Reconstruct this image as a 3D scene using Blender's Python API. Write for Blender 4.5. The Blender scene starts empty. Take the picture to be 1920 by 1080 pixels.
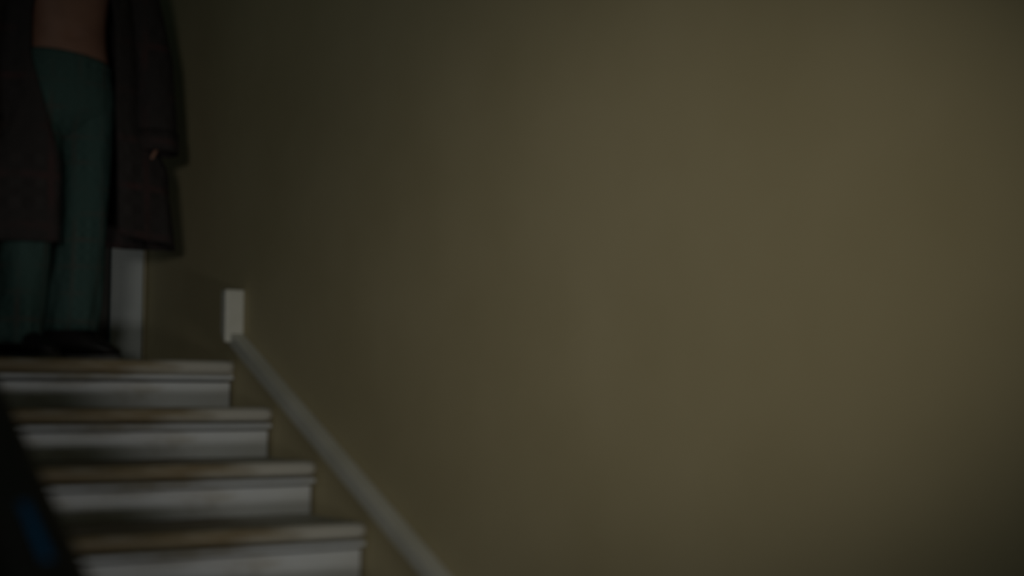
import bpy, bmesh, math, random
from mathutils import Vector, Matrix, Euler
random.seed(7)
scene = bpy.context.scene
COL = scene.collection

# ------------------------------------------------------------------ camera
RISE, RUN = 0.16, 0.345
PITCH = RISE / RUN
cam_d = bpy.data.cameras.new('camera')
cam = bpy.data.objects.new('camera', cam_d); COL.objects.link(cam)
cam.location = (-1.78619, -4.63121, -0.15099)
cam.rotation_euler = Euler((math.pi / 2 + 0.08264, 0, -0.56035), 'XYZ')
cam_d.sensor_width = 36.0
cam_d.lens = 2644.87 / 1920 * 36.0
cam_d.clip_start = 0.02
cam_d.dof.use_dof = True
cam_d.dof.focus_distance = 9.0
cam_d.dof.aperture_fstop = 1.1
scene.camera = cam

# ------------------------------------------------------------------ world, lights, exposure
w = bpy.data.worlds.new('world'); scene.world = w; w.use_nodes = True
bg = w.node_tree.nodes['Background']
bg.inputs[0].default_value = (0.52, 0.80, 0.74, 1); bg.inputs[1].default_value = 0.020

def spot(name, loc, target, energy, color, size, blend, radius):
    d = bpy.data.lights.new(name, 'SPOT'); o = bpy.data.objects.new(name, d); COL.objects.link(o)
    d.energy = energy; d.color = color; d.spot_size = math.radians(size); d.spot_blend = blend; d.shadow_soft_size = radius
    o.location = loc
    o.rotation_euler = (Vector(target) - Vector(loc)).to_track_quat('-Z', 'Y').to_euler()
    return o
spot('hall_lamp', (-3.06, -6.0, 0.26), (0.0, -0.85, 0.18), 109, (1.0, 0.96, 0.87), 37, 1.0, 0.30)
spot('wall_pool_fill', (-1.95, -5.4, 0.05), (0.0, -2.48, 0.14), 73, (1.0, 0.92, 0.76), 27.5, 1.0, 0.15)  # added spot near the camera, brightens a pool on the wall
spot('foot_lamp', (-0.75, -6.6, -1.14), (-0.48, -0.5, -0.22), 102, (1.0, 0.97, 0.92), 24, 1.0, 0.24)

scene.view_settings.view_transform = 'Standard'
scene.view_settings.look = 'None'
scene.view_settings.gamma = 1.0
scene.view_settings.exposure = 0.0
scene.view_settings.use_curve_mapping = False

# ------------------------------------------------------------------ materials
def new_mat(name, rough=0.6, spec=0.3):
    m = bpy.data.materials.new(name); m.use_nodes = True
    b = m.node_tree.nodes['Principled BSDF']
    b.inputs['Roughness'].default_value = rough
    b.inputs['Specular IOR Level'].default_value = spec
    return m, m.node_tree, b
def node(nt, t, **kw):
    n = nt.nodes.new(t)
    for k, v in kw.items(): setattr(n, k, v)
    return n
def coords(nt, scale=(1, 1, 1)):
    tc = node(nt, 'ShaderNodeTexCoord'); mp = node(nt, 'ShaderNodeMapping')
    mp.inputs['Scale'].default_value = scale
    nt.links.new(tc.outputs['Object'], mp.inputs['Vector'])
    return mp.outputs['Vector']
def noise(nt, vec, scale, detail=4, rough=0.55):
    n = node(nt, 'ShaderNodeTexNoise'); n.inputs['Scale'].default_value = scale
    n.inputs['Detail'].default_value = detail; n.inputs['Roughness'].default_value = rough
    nt.links.new(vec, n.inputs['Vector']); return n.outputs['Fac']
def ramp(nt, fac, stops):
    r = node(nt, 'ShaderNodeValToRGB'); e = r.color_ramp.elements
    while len(e) < len(stops): e.new(0.5)
    for i, (p, c) in enumerate(stops):
        e[i].position = p; e[i].color = (*c, 1) if len(c) == 3 else c
    nt.links.new(fac, r.inputs[0]); return r.outputs[0]
def mixc(nt, fac, a, b, mode='MIX'):
    m = node(nt, 'ShaderNodeMix'); m.data_type = 'RGBA'; m.blend_type = mode
    if isinstance(fac, float): m.inputs[0].default_value = fac
    else: nt.links.new(fac, m.inputs[0])
    for i, c in ((6, a), (7, b)):
        if isinstance(c, tuple): m.inputs[i].default_value = (*c, 1)
        else: nt.links.new(c, m.inputs[i])
    return m.outputs[2]
def bump(nt, b, h, strength, dist=0.01):
    n = node(nt, 'ShaderNodeBump'); n.inputs['Strength'].default_value = strength; n.inputs['Distance'].default_value = dist
    nt.links.new(h, n.inputs['Height']); nt.links.new(n.outputs[0], b.inputs['Normal'])

def noisy(name, c0, c1, scale, rough=0.6, spec=0.3, vscale=(1, 1, 1), bstr=0.1, p0=0.35, p1=0.65):
    m, nt, b = new_mat(name, rough, spec)
    v = coords(nt, vscale); n = noise(nt, v, scale)
    nt.links.new(ramp(nt, n, [(p0, c0), (p1, c1)]), b.inputs['Base Color'])
    if bstr: bump(nt, b, noise(nt, v, scale * 8), bstr, 0.003)
    return m

M = {}
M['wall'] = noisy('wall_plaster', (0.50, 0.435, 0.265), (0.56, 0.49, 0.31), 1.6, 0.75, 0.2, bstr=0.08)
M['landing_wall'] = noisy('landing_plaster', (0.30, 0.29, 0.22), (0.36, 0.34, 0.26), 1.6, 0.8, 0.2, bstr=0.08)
M['floor'] = noisy('floor_boards', (0.05, 0.035, 0.02), (0.10, 0.07, 0.04), 3, 0.5, 0.3, (1, 8, 1), 0.1)
M['trim'] = noisy('white_gloss_paint', (0.62, 0.62, 0.55), (0.72, 0.72, 0.66), 5, 0.4, 0.4)
M['casing'] = noisy('white_casing_paint', (0.46, 0.50, 0.51), (0.54, 0.58, 0.59), 5, 0.45, 0.4)
M['black'] = noisy('black_lacquered_wood', (0.010, 0.0095, 0.008), (0.016, 0.015, 0.012), 6, 0.45, 0.25, (8, 1, 8))
M['blue'] = noisy('blue_reflection', (0.0, 0.05, 0.13), (0.0, 0.07, 0.17), 6, 0.4, 0.3)  # colour of the reflection painted on the handrail
M['shoe'] = noisy('black_leather', (0.008, 0.008, 0.008), (0.014, 0.013, 0.012), 12, 0.5, 0.3)
M['sole'] = noisy('grey_rubber', (0.10, 0.10, 0.10), (0.14, 0.14, 0.14), 12, 0.7, 0.2)
M['skin'] = noisy('skin', (0.24, 0.125, 0.09), (0.30, 0.16, 0.115), 9, 0.5, 0.35)
M['hair'] = noisy('dark_hair', (0.012, 0.008, 0.006), (0.03, 0.02, 0.014), 30, 0.5, 0.4, (1, 1, 6))
M['eye'] = noisy('eye_white', (0.7, 0.7, 0.68), (0.75, 0.75, 0.73), 5, 0.2, 0.5)
M['lip'] = noisy('lips', (0.28, 0.10, 0.09), (0.32, 0.12, 0.10), 9, 0.5, 0.35)
M['door'] = noisy('dark_door_paint', (0.05, 0.05, 0.045), (0.07, 0.07, 0.06), 3, 0.5, 0.3, (6, 6, 1))
M['brass'] = noisy('brass', (0.3, 0.22, 0.08), (0.35, 0.25, 0.1), 5, 0.35, 0.6)

# risers: off-white paint, scuffed
m, nt, b = new_mat('riser_paint', 0.5, 0.3)
v = coords(nt, (1, 1, 1))
n1 = noise(nt, coords(nt, (2.2, 2.2, 7)), 1.7, 5); n2 = noise(nt, v, 4.5, 3)
c = ramp(nt, n1, [(0.30, (0.30, 0.27, 0.21)), (0.52, (0.62, 0.65, 0.68)), (0.75, (0.68, 0.72, 0.76))])
nt.links.new(mixc(nt, ramp(nt, n2, [(0.45, (0, 0, 0)), (0.8, (0.35, 0.35, 0.35))]), c, (0.5, 0.47, 0.36)), b.inputs['Base Color'])
bump(nt, b, n2, 0.15, 0.004); M['riser'] = m

# treads: cream paint worn through to brown wood along the middle of the step, paint left near the wall
m, nt, b = new_mat('worn_tread_paint', 0.55, 0.3)
tc = node(nt, 'ShaderNodeTexCoord'); sx = node(nt, 'ShaderNodeSeparateXYZ'); nt.links.new(tc.outputs['Object'], sx.inputs[0])
mr = node(nt, 'ShaderNodeMapRange'); mr.interpolation_type = 'SMOOTHSTEP'
mr.inputs[1].default_value = -0.42; mr.inputs[2].default_value = -0.02; mr.inputs[3].default_value = 0.0; mr.inputs[4].default_value = 0.55
nt.links.new(sx.outputs[0], mr.inputs[0])
ns = noise(nt, coords(nt, (3.0, 9, 26)), 1.8, 5, 0.6)
ad = node(nt, 'ShaderNodeMath', operation='ADD'); nt.links.new(mr.outputs[0], ad.inputs[0]); nt.links.new(ns, ad.inputs[1])
brown = ramp(nt, noise(nt, coords(nt, (2, 14, 30)), 3, 4), [(0.3, (0.15, 0.115, 0.065)), (0.5, (0.23, 0.18, 0.105)), (0.7, (0.31, 0.27, 0.18))])
fac = ramp(nt, ad.outputs[0], [(0.50, (0, 0, 0)), (0.85, (0.85, 0.85, 0.85))])
nt.links.new(mixc(nt, fac, brown, (0.55, 0.54, 0.49)), b.inputs['Base Color'])
bump(nt, b, ns, 0.25, 0.004); M['tread'] = m

# woven cloth: two crossing sets of bands over a base colour
def plaid(name, base, bandc, linec, freq, rough=0.9, patchy=False):
    m, nt, b = new_mat(name, rough, 0.1)
    v = coords(nt)
    def band(rot, fr, lo, hi):
        wv = node(nt, 'ShaderNodeTexWave'); wv.wave_type = 'BANDS'; wv.bands_direction = rot
        wv.inputs['Scale'].default_value = fr; wv.inputs['Distortion'].default_value = 1.2; wv.inputs['Detail'].default_value = 1
        wv.inputs['Detail Scale'].default_value = 0.6
        nt.links.new(v, wv.inputs['Vector'])
        return ramp(nt, wv.outputs['Fac'], [(lo, (0, 0, 0)), (hi, (1, 1, 1))])
    c = mixc(nt, band('X', freq, 0.45, 0.7), base, bandc)
    c = mixc(nt, band('Z', freq, 0.45, 0.7), c, mixc(nt, 0.6, bandc, base))
    c = mixc(nt, band('Z', freq * 0.43, 0.93, 0.98), c, linec)
    c = mixc(nt, band('X', freq * 0.43, 0.93, 0.98), c, linec)
    if patchy:     # the weave shows unevenly in worn cloth
        c = mixc(nt, ramp(nt, noise(nt, v, 7, 3), [(0.38, (0, 0, 0)), (0.68, (0.9, 0.9, 0.9))]), mixc(nt, 0.5, base, bandc), c)
    nt.links.new(c, b.inputs['Base Color'])
    bump(nt, b, noise(nt, coords(nt, (1, 1, 0.6)), 16, 4), 0.8, 0.022)
    return m
M['robe'] = plaid('robe_cloth', (0.034, 0.030, 0.030), (0.052, 0.046, 0.046), (0.070, 0.040, 0.040), 4.2, patchy=True)
M['trouser'] = plaid('trouser_cloth', (0.040, 0.076, 0.070), (0.066, 0.122, 0.112), (0.085, 0.085, 0.075), 8.0, patchy=True)

# ------------------------------------------------------------------ mesh helpers
def link(name, me, mat, parent=None, smooth=False):
    o = bpy.data.objects.new(name, me); COL.objects.link(o)
    if mat is not None: me.materials.append(M[mat])
    if smooth: me.polygons.foreach_set('use_smooth', [True] * len(me.polygons))
    if parent: o.parent = parent
    return o
def from_bm(name, bm, mat, parent=None, smooth=False):
    bmesh.ops.recalc_face_normals(bm, faces=bm.faces)
    me = bpy.data.meshes.new(name); bm.to_mesh(me); bm.free()
    return link(name, me, mat, parent, smooth)
def bm_box(bm, lo, hi, bev=0.0, seg=2):
    ret = bmesh.ops.create_cube(bm, size=1.0)
    vs = ret['verts']
    for vt in vs:
        vt.co = Vector([lo[i] + (vt.co[i] + 0.5) * (hi[i] - lo[i]) for i in range(3)])
    if bev > 0:
        es = list({e for vt in vs for e in vt.link_edges})
        bmesh.ops.bevel(bm, geom=es, offset=bev, segments=seg, profile=0.5, affect='EDGES')
def box(name, lo, hi, mat, parent=None, bev=0.004, seg=2):
    bm = bmesh.new(); bm_box(bm, lo, hi, bev, seg)
    return from_bm(name, bm, mat, parent)
def prism_x(name, yz, x0, x1, mat, parent=None, bev=0.0):
    """polygon in the y-z plane extruded along x"""
    bm = bmesh.new()
    a = [bm.verts.new((x0, y, z)) for y, z in yz]; c_ = [bm.verts.new((x1, y, z)) for y, z in yz]
    n = len(yz)
    bm.faces.new(a); bm.faces.new(c_[::-1])
    for i in range(n): bm.faces.new((a[i], a[(i + 1) % n], c_[(i + 1) % n], c_[i]))
    if bev: bmesh.ops.bevel(bm, geom=list(bm.edges), offset=bev, segments=2, profile=0.5, affect='EDGES')
    return from_bm(name, bm, mat, parent)
def loft(name, rings, mat, parent=None, closed=True, cap=True, smooth=True):
    bm = bmesh.new(); R = [[bm.verts.new(p) for p in r] for r in rings]
    n = len(R[0]); lim = n if closed else n - 1
    for a, c_ in zip(R, R[1:]):
        for i in range(lim): bm.faces.new((a[i], a[(i + 1) % n], c_[(i + 1) % n], c_[i]))
    if cap and closed: bm.faces.new(R[0]); bm.faces.new(R[-1][::-1])
    return from_bm(name, bm, mat, parent, smooth)
def empty(name, loc=(0, 0, 0)):
    o = bpy.data.objects.new(name, None); COL.objects.link(o); o.location = loc; o.empty_display_size = 0.1
    return o
def tag(o, label, cat): o['label'] = label; o['category'] = cat; return o
def struct(o, label=None):
    o['kind'] = 'structure'
    if label: o['label'] = label
    return o

# ------------------------------------------------------------------ the setting
FLOOR_Z = -10 * RISE
WX = 0.02           # face of the stair wall
struct(box('wall_right', (WX, -7.0, FLOOR_Z), (WX + 0.15, 1.25, 3.0), 'wall', bev=0), 'bare olive beige plaster wall beside the stairs')
BY = 1.10           # face of the landing wall
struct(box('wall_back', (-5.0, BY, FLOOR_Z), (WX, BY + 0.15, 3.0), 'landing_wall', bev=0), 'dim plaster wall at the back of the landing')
struct(box('floor', (-5.0, -7.0, FLOOR_Z - 0.1), (WX, BY, FLOOR_Z), 'floor', bev=0), 'dark wooden floor at the foot of the stairs')
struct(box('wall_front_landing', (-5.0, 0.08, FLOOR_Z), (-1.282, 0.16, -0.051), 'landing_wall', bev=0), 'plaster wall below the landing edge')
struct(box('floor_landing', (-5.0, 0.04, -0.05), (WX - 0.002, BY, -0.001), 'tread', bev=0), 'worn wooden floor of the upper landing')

# door casing in the corner of the landing and the door in it
t3 = struct(prism_x('trim_3', [(BY - 0.035, 0.0), (BY + 0.0, 0.0), (BY + 0.0, 2.1), (BY - 0.035, 2.1)], -0.125, -0.002, 'casing', bev=0.005),
            'white painted upright casing at the corner of the landing')
box('bead', (-0.135, BY - 0.045, 0.001), (-0.12, BY - 0.005, 2.1), 'casing', t3, 0.004)
d = struct(box('door_1', (-0.93, BY - 0.02, 0.005), (-0.137, BY - 0.001, 2.05), 'door', bev=0.003), 'dark door behind the person on the landing')
for x0, x1 in ((-0.86, -0.56), (-0.50, -0.20)):
    for z0, z1 in ((0.2, 0.9), (1.05, 1.9)):
        box('panel', (x0, BY - 0.03, z0), (x1, BY - 0.019, z1), 'door', d, 0.006)
bm = bmesh.new(); bmesh.ops.create_uvsphere(bm, u_segments=16, v_segments=10, radius=0.028, matrix=Matrix.Translation((-0.86, BY - 0.06, 0.98)))
bmesh.ops.create_cone(bm, cap_ends=True, segments=12, radius1=0.012, radius2=0.012, depth=0.05, matrix=Matrix.Translation((-0.86, BY - 0.035, 0.98)) @ Matrix.Rotation(math.pi / 2, 4, 'X'))
from_bm('door_knob', bm, 'brass', d, True)
struct(box('trim_4', (-1.05, BY - 0.035, 0.0), (-0.935, BY, 2.1), 'casing', bev=0.004), 'white painted far upright casing of the landing door')

struct(box('trim_5', (-1.05, BY - 0.036, 2.101), (-0.002, BY, 2.22), 'casing', bev=0.004), 'white painted head casing over the landing door')

# skirting board up the wall and its white capping
def on_pitch(y, h): return y * PITCH + h
YB = -10 * RUN
sk = [(0.10, on_pitch(0.0, -0.30)), (0.10, 0.07), (0.02, on_pitch(0.02, 0.052)), (YB, on_pitch(YB, 0.052)), (YB, FLOOR_Z + 0.001), (YB + 0.2, FLOOR_Z + 0.001)]
struct(prism_x('trim_2', sk, 0.0, WX - 0.001, 'wall'), 'beige skirting board between the steps and white capping')
cap = [(0.010, on_pitch(0.010, 0.050)), (0.010, on_pitch(0.010, 0.050) + 0.050), (YB, on_pitch(YB, 0.050) + 0.048), (YB, on_pitch(YB, 0.050))]
tr = struct(prism_x('trim_1', cap, -0.030, WX - 0.001, 'trim', bev=0.006), 'slim white capping slanting down the wall with an upright end')
prism_x('end_block', [(-0.012, 0.062), (0.012, 0.068), (0.036, 0.10), (0.036, 0.246), (-0.012, 0.246)], -0.050, WX - 0.001, 'trim', tr, 0.006)

# ------------------------------------------------------------------ the stairs
STX0, STX1 = -1.235, -0.001
stairs = tag(empty('staircase', (0, YB, FLOOR_Z)), 'flight of worn cream painted wooden steps rising along the beige wall', 'stairs')
def adopt(o, p=stairs):
    o.parent = p; o.matrix_parent_inverse = Matrix.Translation(-p.location); return o
def tread_mesh(depth):
    th, rc, rn = 0.044, 0.030, 0.018
    # outline of the tread in plan with a rounded front right corner; front edge at y=0
    out = [(STX0, depth), (STX0, 0.0)]
    for i in range(7):
        a = -math.pi / 2 + i * math.pi / 12
        out.append((STX1 - rc + rc * math.cos(a), rc + rc * math.sin(a)))
    out.append((STX1, depth))
    prof = [(rn * (1 - math.sin(t)), -rn + rn * math.cos(t)) for t in [math.pi / 8 * i for i in range(5)]]
    prof = prof + [(i_, -th - z_) for i_, z_ in prof[::-1]]      # nosing bulges out between its top and bottom
    bm = bmesh.new(); rings = []
    cx = STX0 + 0.2
    for ins, z in prof:
        ring = []
        for (x, y) in out:
            yy = y + ins * (1 - y / depth) if y < depth else y
            xx = x - (ins if x > -0.2 else 0)
            ring.append(bm.verts.new((xx, yy, z)))
        rings.append(ring)
    n = len(out)
    for a, c_ in zip(rings, rings[1:]):
        for i in range(n): bm.faces.new((a[i], a[(i + 1) % n], c_[(i + 1) % n], c_[i]))
    bm.faces.new(rings[0]); bm.faces.new(rings[-1][::-1])
    bmesh.ops.recalc_face_normals(bm, faces=bm.faces)
    me = bpy.data.meshes.new('tread'); bm.to_mesh(me); bm.free(); return me
tread_me = tread_mesh(RUN + 0.028)
def box_me(name, lo, hi, bev):
    bm = bmesh.new(); bm_box(bm, lo, hi, bev); bmesh.ops.recalc_face_normals(bm, faces=bm.faces)
    me = bpy.data.meshes.new(name); bm.to_mesh(me); bm.free(); return me
riser_me = box_me('riser', (STX0, 0.030, -RISE + 0.0005), (STX1 - 0.012, 0.050, -0.0735), 0.003)
strip_me = box_me('nosing_moulding', (STX0, 0.008, -0.0655), (STX1 - 0.006, 0.045, -0.0515), 0.005)
for me, k in ((tread_me, 'tread'), (riser_me, 'riser'), (strip_me, 'riser')): me.materials.append(M[k])
for k in range(10):
    for me, nm in ((tread_me, 'tread'), (riser_me, 'riser'), (strip_me, 'nosing_moulding')):
        o = bpy.data.objects.new(nm, me); COL.objects.link(o)
        o.location = (0, -k * RUN, -k * RISE)
        # tiny unevenness of an old stair
        o.rotation_euler = (0, random.uniform(-0.0015, 0.0015), 0)
        adopt(o)

# ------------------------------------------------------------------ closed black balustrade on the open side
RH = 0.80           # height of the rail's upper edge above the nosing line
bal = tag(empty('stair_balustrade', (-1.25, YB, FLOOR_Z)), 'black closed stair balustrade with a short blue reflection painted on its rail', 'balustrade')
yT = 0.0
adopt(prism_x('side_panel', [(yT, on_pitch(yT, RH - 0.04)), (yT, on_pitch(yT, -0.42)), (YB + 0.45, FLOOR_Z + 0.001), (YB - 0.10, FLOOR_Z + 0.001), (YB - 0.10, on_pitch(YB - 0.10, RH - 0.04))],
              -1.275, -1.238, 'black', bev=0.003), bal)
rail = []
for y in (yT + 0.05, YB - 0.14):
    rail.append([Vector((-1.2565 + 0.0565 * math.copysign(abs(math.cos(a)) ** 0.6, math.cos(a)), y, on_pitch(y, RH - 0.035) + 0.035 * math.copysign(abs(math.sin(a)) ** 0.6, math.sin(a)))) for a in [i * math.pi / 10 for i in range(20)]])
adopt(loft('handrail', rail, 'black', smooth=False), bal)
def newel(y, z0, z1):
    bm = bmesh.new(); bm_box(bm, (-1.305, y - 0.05, z0), (-1.205, y + 0.05, z1), 0.006)
    bm_box(bm, (-1.32, y - 0.065, z1 + 0.0), (-1.19, y + 0.065, z1 + 0.03), 0.008)
    return from_bm('newel_post', bm, 'black')
adopt(newel(YB - 0.18, FLOOR_Z + 0.001, on_pitch(YB, RH) + 0.10), bal)
adopt(newel(0.10, 0.0, 0.95), bal)
bs = prism_x('blue_glint', [(-2.375, on_pitch(-2.375, RH - 0.002)), (-2.53, on_pitch(-2.53, RH - 0.002)), (-2.53, on_pitch(-2.53, RH + 0.003)), (-2.375, on_pitch(-2.375, RH + 0.003))],
             -1.267, -1.250, 'blue', bev=0.002); bs['label'] = 'short painted blue reflection'  # thin raised piece standing in for a blue reflection on the rail
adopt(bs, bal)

# ------------------------------------------------------------------ the person at the top of the stairs
PX, PY = -0.52, 0.36
def P(x, y, z): return Vector((PX + x, PY + y, z))
# continuous body: joints and radii grown by a Skin modifier (person faces -y, image right is +x)
J = {}; E_ = []; RAD = []; V_ = []
def jt(name, co, r, par=None):
    J[name] = len(V_); V_.append(P(*co)); RAD.append(r if isinstance(r, tuple) else (r, r))
    if par: E_.append((J[par], J[name]))
jt('pelvis', (0, 0.0, 1.00), (0.155, 0.115))
jt('belly', (0, -0.005, 1.12), (0.145, 0.112), 'pelvis')
jt('ribs', (0, 0.0, 1.28), (0.155, 0.115), 'belly')
jt('chest', (0, 0.005, 1.42), (0.165, 0.115), 'ribs')
jt('neck', (0, 0.015, 1.545), 0.058, 'chest')
jt('jaw', (0, -0.010, 1.64), (0.064, 0.082), 'neck')
jt('head', (0, -0.002, 1.72), (0.080, 0.100), 'jaw')
jt('crown', (0, 0.012, 1.80), (0.060, 0.075), 'head')
jt('nose', (0, -0.108, 1.695), 0.013, 'head')
for s, n in ((1, 'l'), (-1, 'r')):
    jt('ear' + n, (s * 0.082, 0.008, 1.71), (0.014, 0.022), 'head')
    jt('sh' + n, (s * 0.185, 0.01, 1.47), 0.062, 'chest')
    jt('el' + n, (s * 0.285, 0.015, 1.17), 0.044, 'sh' + n)
    jt('wr' + n, (s * 0.300, -0.055, 0.91), 0.028, 'el' + n)
    jt('pa' + n, (s * 0.305, -0.068, 0.835), (0.036, 0.022), 'wr' + n)
    for q, (dy, L) in enumerate(((-0.030, 0.074), (-0.010, 0.083), (0.010, 0.078), (0.029, 0.062))):
        jt('k%d' % q + n, (s * 0.305, -0.075 + dy, 0.790), 0.0095, 'pa' + n)
        jt('m%d' % q + n, (s * 0.298, -0.078 + dy * 1.1, 0.790 - L * 0.55), 0.0085, 'k%d' % q + n)
        jt('t%d' % q + n, (s * 0.280, -0.078 + dy * 1.1, 0.790 - L), 0.007, 'm%d' % q + n)
    jt('th1' + n, (s * 0.290, -0.115, 0.830), 0.011, 'pa' + n)
    jt('th2' + n, (s * 0.284, -0.128, 0.785), 0.009, 'th1' + n)
    hx = s * 0.10
    jt('hip' + n, (hx, 0.0, 0.93), 0.092, 'pelvis')
    kx, ky, ax, ay = (0.078, -0.02, 0.055, 0.02) if s > 0 else (-0.13, -0.03, -0.17, -0.03)
    jt('kn' + n, (kx, ky, 0.52), 0.060, 'hip' + n)
    jt('an' + n, (ax, ay, 0.10), 0.042, 'kn' + n)
    tx, ty = (0.10, -0.078) if s > 0 else (0.07, -0.09)
    jt('toe' + n, (ax + tx, ay + ty, 0.040), (0.022, 0.016), 'an' + n)
me = bpy.data.meshes.new('person'); me.from_pydata(V_, E_, [])
person = bpy.data.objects.new('person', me); COL.objects.link(person)
sm = person.modifiers.new('skin', 'SKIN'); sm.use_smooth_shade = True
for i, sv in enumerate(me.skin_vertices[0].data):
    sv.radius = RAD[i]; sv.use_root = (i == 0)
ss = person.modifiers.new('subdivision', 'SUBSURF'); ss.levels = 3; ss.render_levels = 3
dg = bpy.context.evaluated_depsgraph_get(); dg.update()
baked = bpy.data.meshes.new_from_object(person.evaluated_get(dg))
person.modifiers.clear(); person.data = baked
nav = P(0.005, -0.125, 1.135)
for vt in baked.vertices:
    dd = (vt.co - nav); r_ = math.hypot(dd.x, dd.z)
    if vt.co.y < PY - 0.03 and r_ < 0.05: vt.co.y += 0.030 * math.exp(-(dd.x / 0.020) ** 2 - (dd.z / 0.012) ** 2)
baked.materials.clear(); baked.materials.append(M['skin'])
baked.polygons.foreach_set('use_smooth', [True] * len(baked.polygons))
tag(person, 'person in an open dark robe and teal trousers standing on the top step', 'person')

# hair, eyes and mouth (above the frame)
bm = bmesh.new(); bmesh.ops.create_uvsphere(bm, u_segments=24, v_segments=16, radius=1.0)
for vt in list(bm.verts):
    c0 = vt.co.copy()
    vt.co = P(c0.x * 0.094, 0.012 + c0.y * 0.115, 1.735 + c0.z * 0.115 + 0.006 * math.sin(c0.x * 23) * math.cos(c0.y * 19))
bmesh.ops.delete(bm, geom=[vt for vt in bm.verts if (vt.co.z < 1.75 and vt.co.y < PY - 0.02) or vt.co.z < 1.64], context='VERTS')
from_bm('hair', bm, 'hair', person, True)
for s in (-1, 1):
    bm = bmesh.new(); bmesh.ops.create_uvsphere(bm, u_segments=12, v_segments=8, radius=0.0115, matrix=Matrix.Translation(P(s * 0.032, -0.088, 1.722)))
    ey = from_bm('eye', bm, 'eye', person, True)
    bm = bmesh.new(); bmesh.ops.create_uvsphere(bm, u_segments=12, v_segments=8, radius=0.0068, matrix=Matrix.Translation(P(s * 0.032, -0.0945, 1.721)))
    from_bm('iris', bm, 'hair', ey, True)
    bm = bmesh.new(); bm_box(bm, P(s * 0.034 - 0.019, -0.108, 1.742), P(s * 0.034 + 0.019, -0.088, 1.749), 0.003)
    from_bm('eyebrow', bm, 'hair', person, True)
bm = bmesh.new(); bmesh.ops.create_uvsphere(bm, u_segments=14, v_segments=8, radius=1.0)
for vt in bm.verts: vt.co = P(vt.co.x * 0.024, -0.084 + vt.co.y * 0.010, 1.650 + vt.co.z * 0.008)
from_bm('mouth', bm, 'lip', person, True)

# trousers: waist tube that splits into two wide legs
def fold(a, z, k, amp): return amp * (math.sin(k * a + 9 * z) + 0.6 * math.sin((k + 3) * a - 14 * z + 1.3))
NS = 40
def ring(cx, cy, z, rx, ry, amp=0.0, k=5, tilt=0.0, n=NS):
    r = []
    for i in range(n):
        a = 2 * math.pi * i / n
        q = 1 + fold(a, z, k, amp)
        r.append(P(cx + rx * q * math.cos(a), cy + ry * q * math.sin(a), z + tilt * math.cos(a)))
    return r
bm = bmesh.new()
def add_rings(bm, rings, cap0=False, cap1=False):
    R = [[bm.verts.new(p) for p in r] for r in rings]; n = len(R[0])
    for a, c_ in zip(R, R[1:]):
        for i in range(n): bm.faces.new((a[i], a[(i + 1) % n], c_[(i + 1) % n], c_[i]))
    if cap0: bm.faces.new(R[0])
    if cap1: bm.faces.new(R[-1][::-1])
    return R
wz = 1.062
add_rings(bm, [ring(0, 0, wz - 0.004, 0.148, 0.128, 0, tilt=-0.018), ring(0, 0, wz, 0.158, 0.138, 0, tilt=-0.018), ring(0, 0, wz - 0.03, 0.163, 0.140, 0.004, 9, -0.018),
               ring(0, 0, 0.97, 0.178, 0.145, 0.008, 6, -0.012), ring(0, 0, 0.90, 0.190, 0.145, 0.012, 5), ring(0, 0, 0.85, 0.184, 0.126, 0.012, 5), ring(0, 0, 0.81, 0.150, 0.095, 0.012, 5), ring(0, 0, 0.78, 0.10, 0.05, 0.01, 5)], cap1=True)
def leg_rings(top, kn, an, hem):
    out = []
    for t in [i / 16 for i in range(17)]:
        if t < 0.45:
            u = t / 0.45; c_ = Vector(top).lerp(Vector(kn), u); r_ = 0.104 + (0.086 - 0.104) * u
        else:
            u = (t - 0.45) / 0.55; c_ = Vector(kn).lerp(Vector(an), u); r_ = 0.086 + (0.098 - 0.086) * u
        am = 0.012 + 0.03 * t + (0.02 if t > 0.85 else 0)
        out.append(ring(c_.x, c_.y, c_.z, r_ * 0.95, r_ * 1.05, am, 4, 0.0))
    out.append(ring(an[0], an[1], an[2] + 0.012, 0.068, 0.072, 0.02, 4))
    return out
add_rings(bm, leg_rings((0.088, 0, 0.93), (0.072, -0.02, 0.52), (0.048, 0.01, 0.105), 0.1), cap0=True)
add_rings(bm, leg_rings((-0.088, 0, 0.93), (-0.115, -0.03, 0.52), (-0.155, -0.02, 0.055), 0.1), cap0=True)
from_bm('trousers', bm, 'trouser', person, True)
# waistband cord
bm = bmesh.new()
add_rings(bm, [ring(0, 0, wz - 0.006, 0.161, 0.141, 0, tilt=-0.018), ring(0, 0, wz - 0.014, 0.166, 0.146, 0, tilt=-0.018), ring(0, 0, wz - 0.026, 0.166, 0.146, 0, tilt=-0.018), ring(0, 0, wz - 0.032, 0.161, 0.141, 0, tilt=-0.018)])
wb = from_bm('waistband', bm, 'trouser', person, True)

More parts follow.
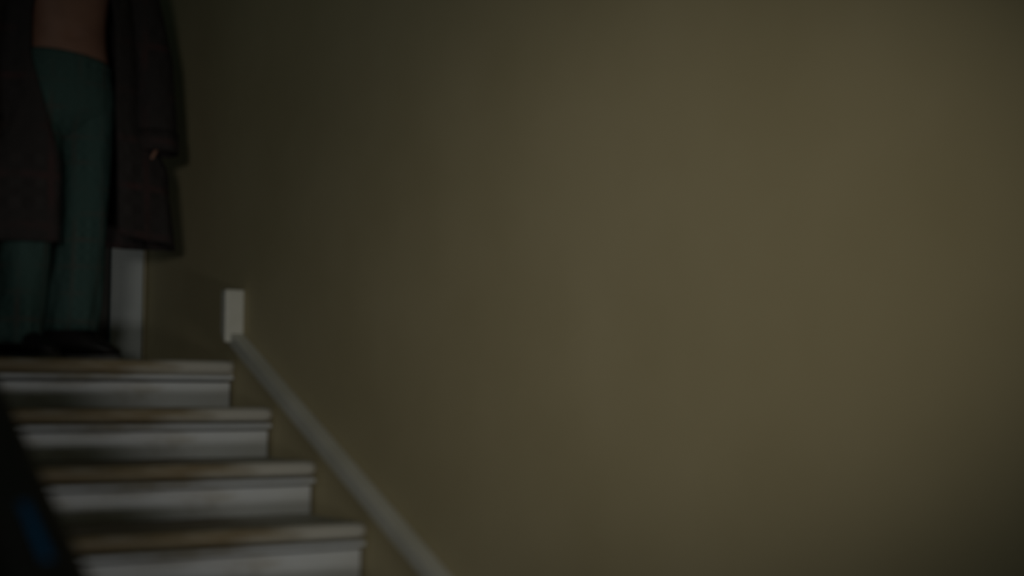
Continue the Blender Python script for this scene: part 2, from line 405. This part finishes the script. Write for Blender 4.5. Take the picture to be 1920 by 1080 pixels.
# robe: one sheet wrapped round the back, open at the front
def robe_row(z):
    t = (1.50 - z) / (1.50 - 0.40)                          # 0 at shoulders, 1 at hem
    a = 0.205 + 0.115 * t + 0.072 * max(0.0, min(1.0, (0.86 - z) / 0.15)); b_ = 0.135 + 0.075 * t           # half width, half depth
    xl = -0.155 + 0.095 * max(0.0, min(1.0, (1.05 - z) / 0.35))   # edge of the panel over the right leg
    xr = 0.128 + 0.012 * t
    if z > 1.2: xl += 0.06 * (z - 1.2) / 0.3; xr -= 0.06 * (z - 1.2) / 0.3
    al = math.atan2(-math.sqrt(max(0.05, 1 - (xl / a) ** 2)), xl / a)      # front: sin<0
    ar = math.atan2(-math.sqrt(max(0.05, 1 - (xr / a) ** 2)), xr / a)
    al += 2 * math.pi
    row = []; n = 72
    for i in range(n + 1):
        u = i / n; an = ar + (al - ar) * u
        ed = min(u, 1 - u)
        q = 1 + (0.010 + 0.055 * t) * (math.sin(9 * an + 1.5 * z) + 0.5 * math.sin(17 * an - 3 * z)) * min(1, ed * 8)
        zz = z - 0.035 * t * t * (1 if math.cos(an) > 0.4 else 0) * abs(math.cos(an)) - (0.055 * t * t if math.cos(an) < -0.1 else 0)
        row.append(P(0.01 + a * q * math.cos(an), 0.012 + b_ * q * math.sin(an), zz))
    return row
zs = [1.50 - i * (1.50 - 0.445) / 34 for i in range(35)]
rows = [robe_row(z) for z in zs]
# shoulders close in towards the neck
top = []
for p in rows[0]:
    c_ = P(0, 0.012, 1.50); top.append(c_ + (p - c_) * 0.55 + Vector((0, 0, 0.045)))
rows.insert(0, top)
robe = loft('robe', rows, 'robe', person, closed=False)
md = robe.modifiers.new('thickness', 'SOLIDIFY'); md.thickness = 0.010; md.offset = 0
def tube(name, pts, rad, mat, parent, amp=0.05, k=4, n=28, squash=1.0):
    rings = []
    for (c_, r_) in zip(pts, rad):
        rings.append([P(c_[0] + r_ * (1 + fold(2 * math.pi * i / n, c_[2], k, amp)) * math.cos(2 * math.pi * i / n),
                        c_[1] + squash * r_ * (1 + fold(2 * math.pi * i / n, c_[2], k, amp)) * math.sin(2 * math.pi * i / n), c_[2]) for i in range(n)])
    o = loft(name, rings, mat, parent, closed=True, cap=False)
    md = o.modifiers.new('thickness', 'SOLIDIFY'); md.thickness = 0.008; md.offset = 0
    return o
for s in (1, -1):
    pts = [(s * 0.165, 0.01, 1.515), (s * 0.205, 0.01, 1.47), (s * 0.245, 0.012, 1.36), (s * 0.285, 0.015, 1.20), (s * 0.300, 0.0, 1.10), (s * 0.302, -0.03, 0.98), (s * 0.303, -0.055, 0.87), (s * 0.304, -0.065, 0.755)]
    tube('sleeve', pts, [0.055, 0.085, 0.083, 0.078, 0.078, 0.078, 0.079, 0.080], 'robe', person, 0.035)
    cuff = [(s * 0.303, -0.055, 0.825), (s * 0.304, -0.065, 0.748)]
    tube('cuff', cuff, [0.086, 0.087], 'robe', person, 0.035)

# shoes
def shoe(ankle, ang, pitch_):
    R_ = Matrix.Translation(P(*ankle)) @ Matrix.Rotation(ang, 4, 'Z') @ Matrix.Rotation(pitch_, 4, 'Y')
    # along local +x: heel at -0.08, toe at 0.20
    st = [(-0.095, 0.020, 0.050), (-0.085, 0.036, 0.115), (-0.03, 0.045, 0.150), (0.02, 0.048, 0.146), (0.06, 0.048, 0.118), (0.11, 0.050, 0.086), (0.155, 0.046, 0.064), (0.185, 0.030, 0.046), (0.195, 0.010, 0.032)]
    rings = []; sr = []
    for x, hw, h in st:
        rings.append([R_ @ Vector((x, hw * math.copysign(abs(math.cos(a)) ** 0.8, math.cos(a)), 0.018 + (h - 0.018) * (0.5 + 0.5 * math.sin(a)))) for a in [2 * math.pi * i / 18 for i in range(18)]])
        w_ = hw + 0.006
        sr.append([R_ @ Vector((x * 1.02, w_ * cx, z)) for cx, z in ((-1, 0.001), (1, 0.001), (1, 0.021), (-1, 0.021))])
    o = loft('shoe', rings, 'shoe', person)
    s_ = loft('sole', sr, 'sole', o, smooth=False)
    return o
shoe((0.035, 0.015, 0.0), math.radians(-38), 0.0)
shoe((-0.165, -0.03, 0.0), math.radians(-52), 0.0)
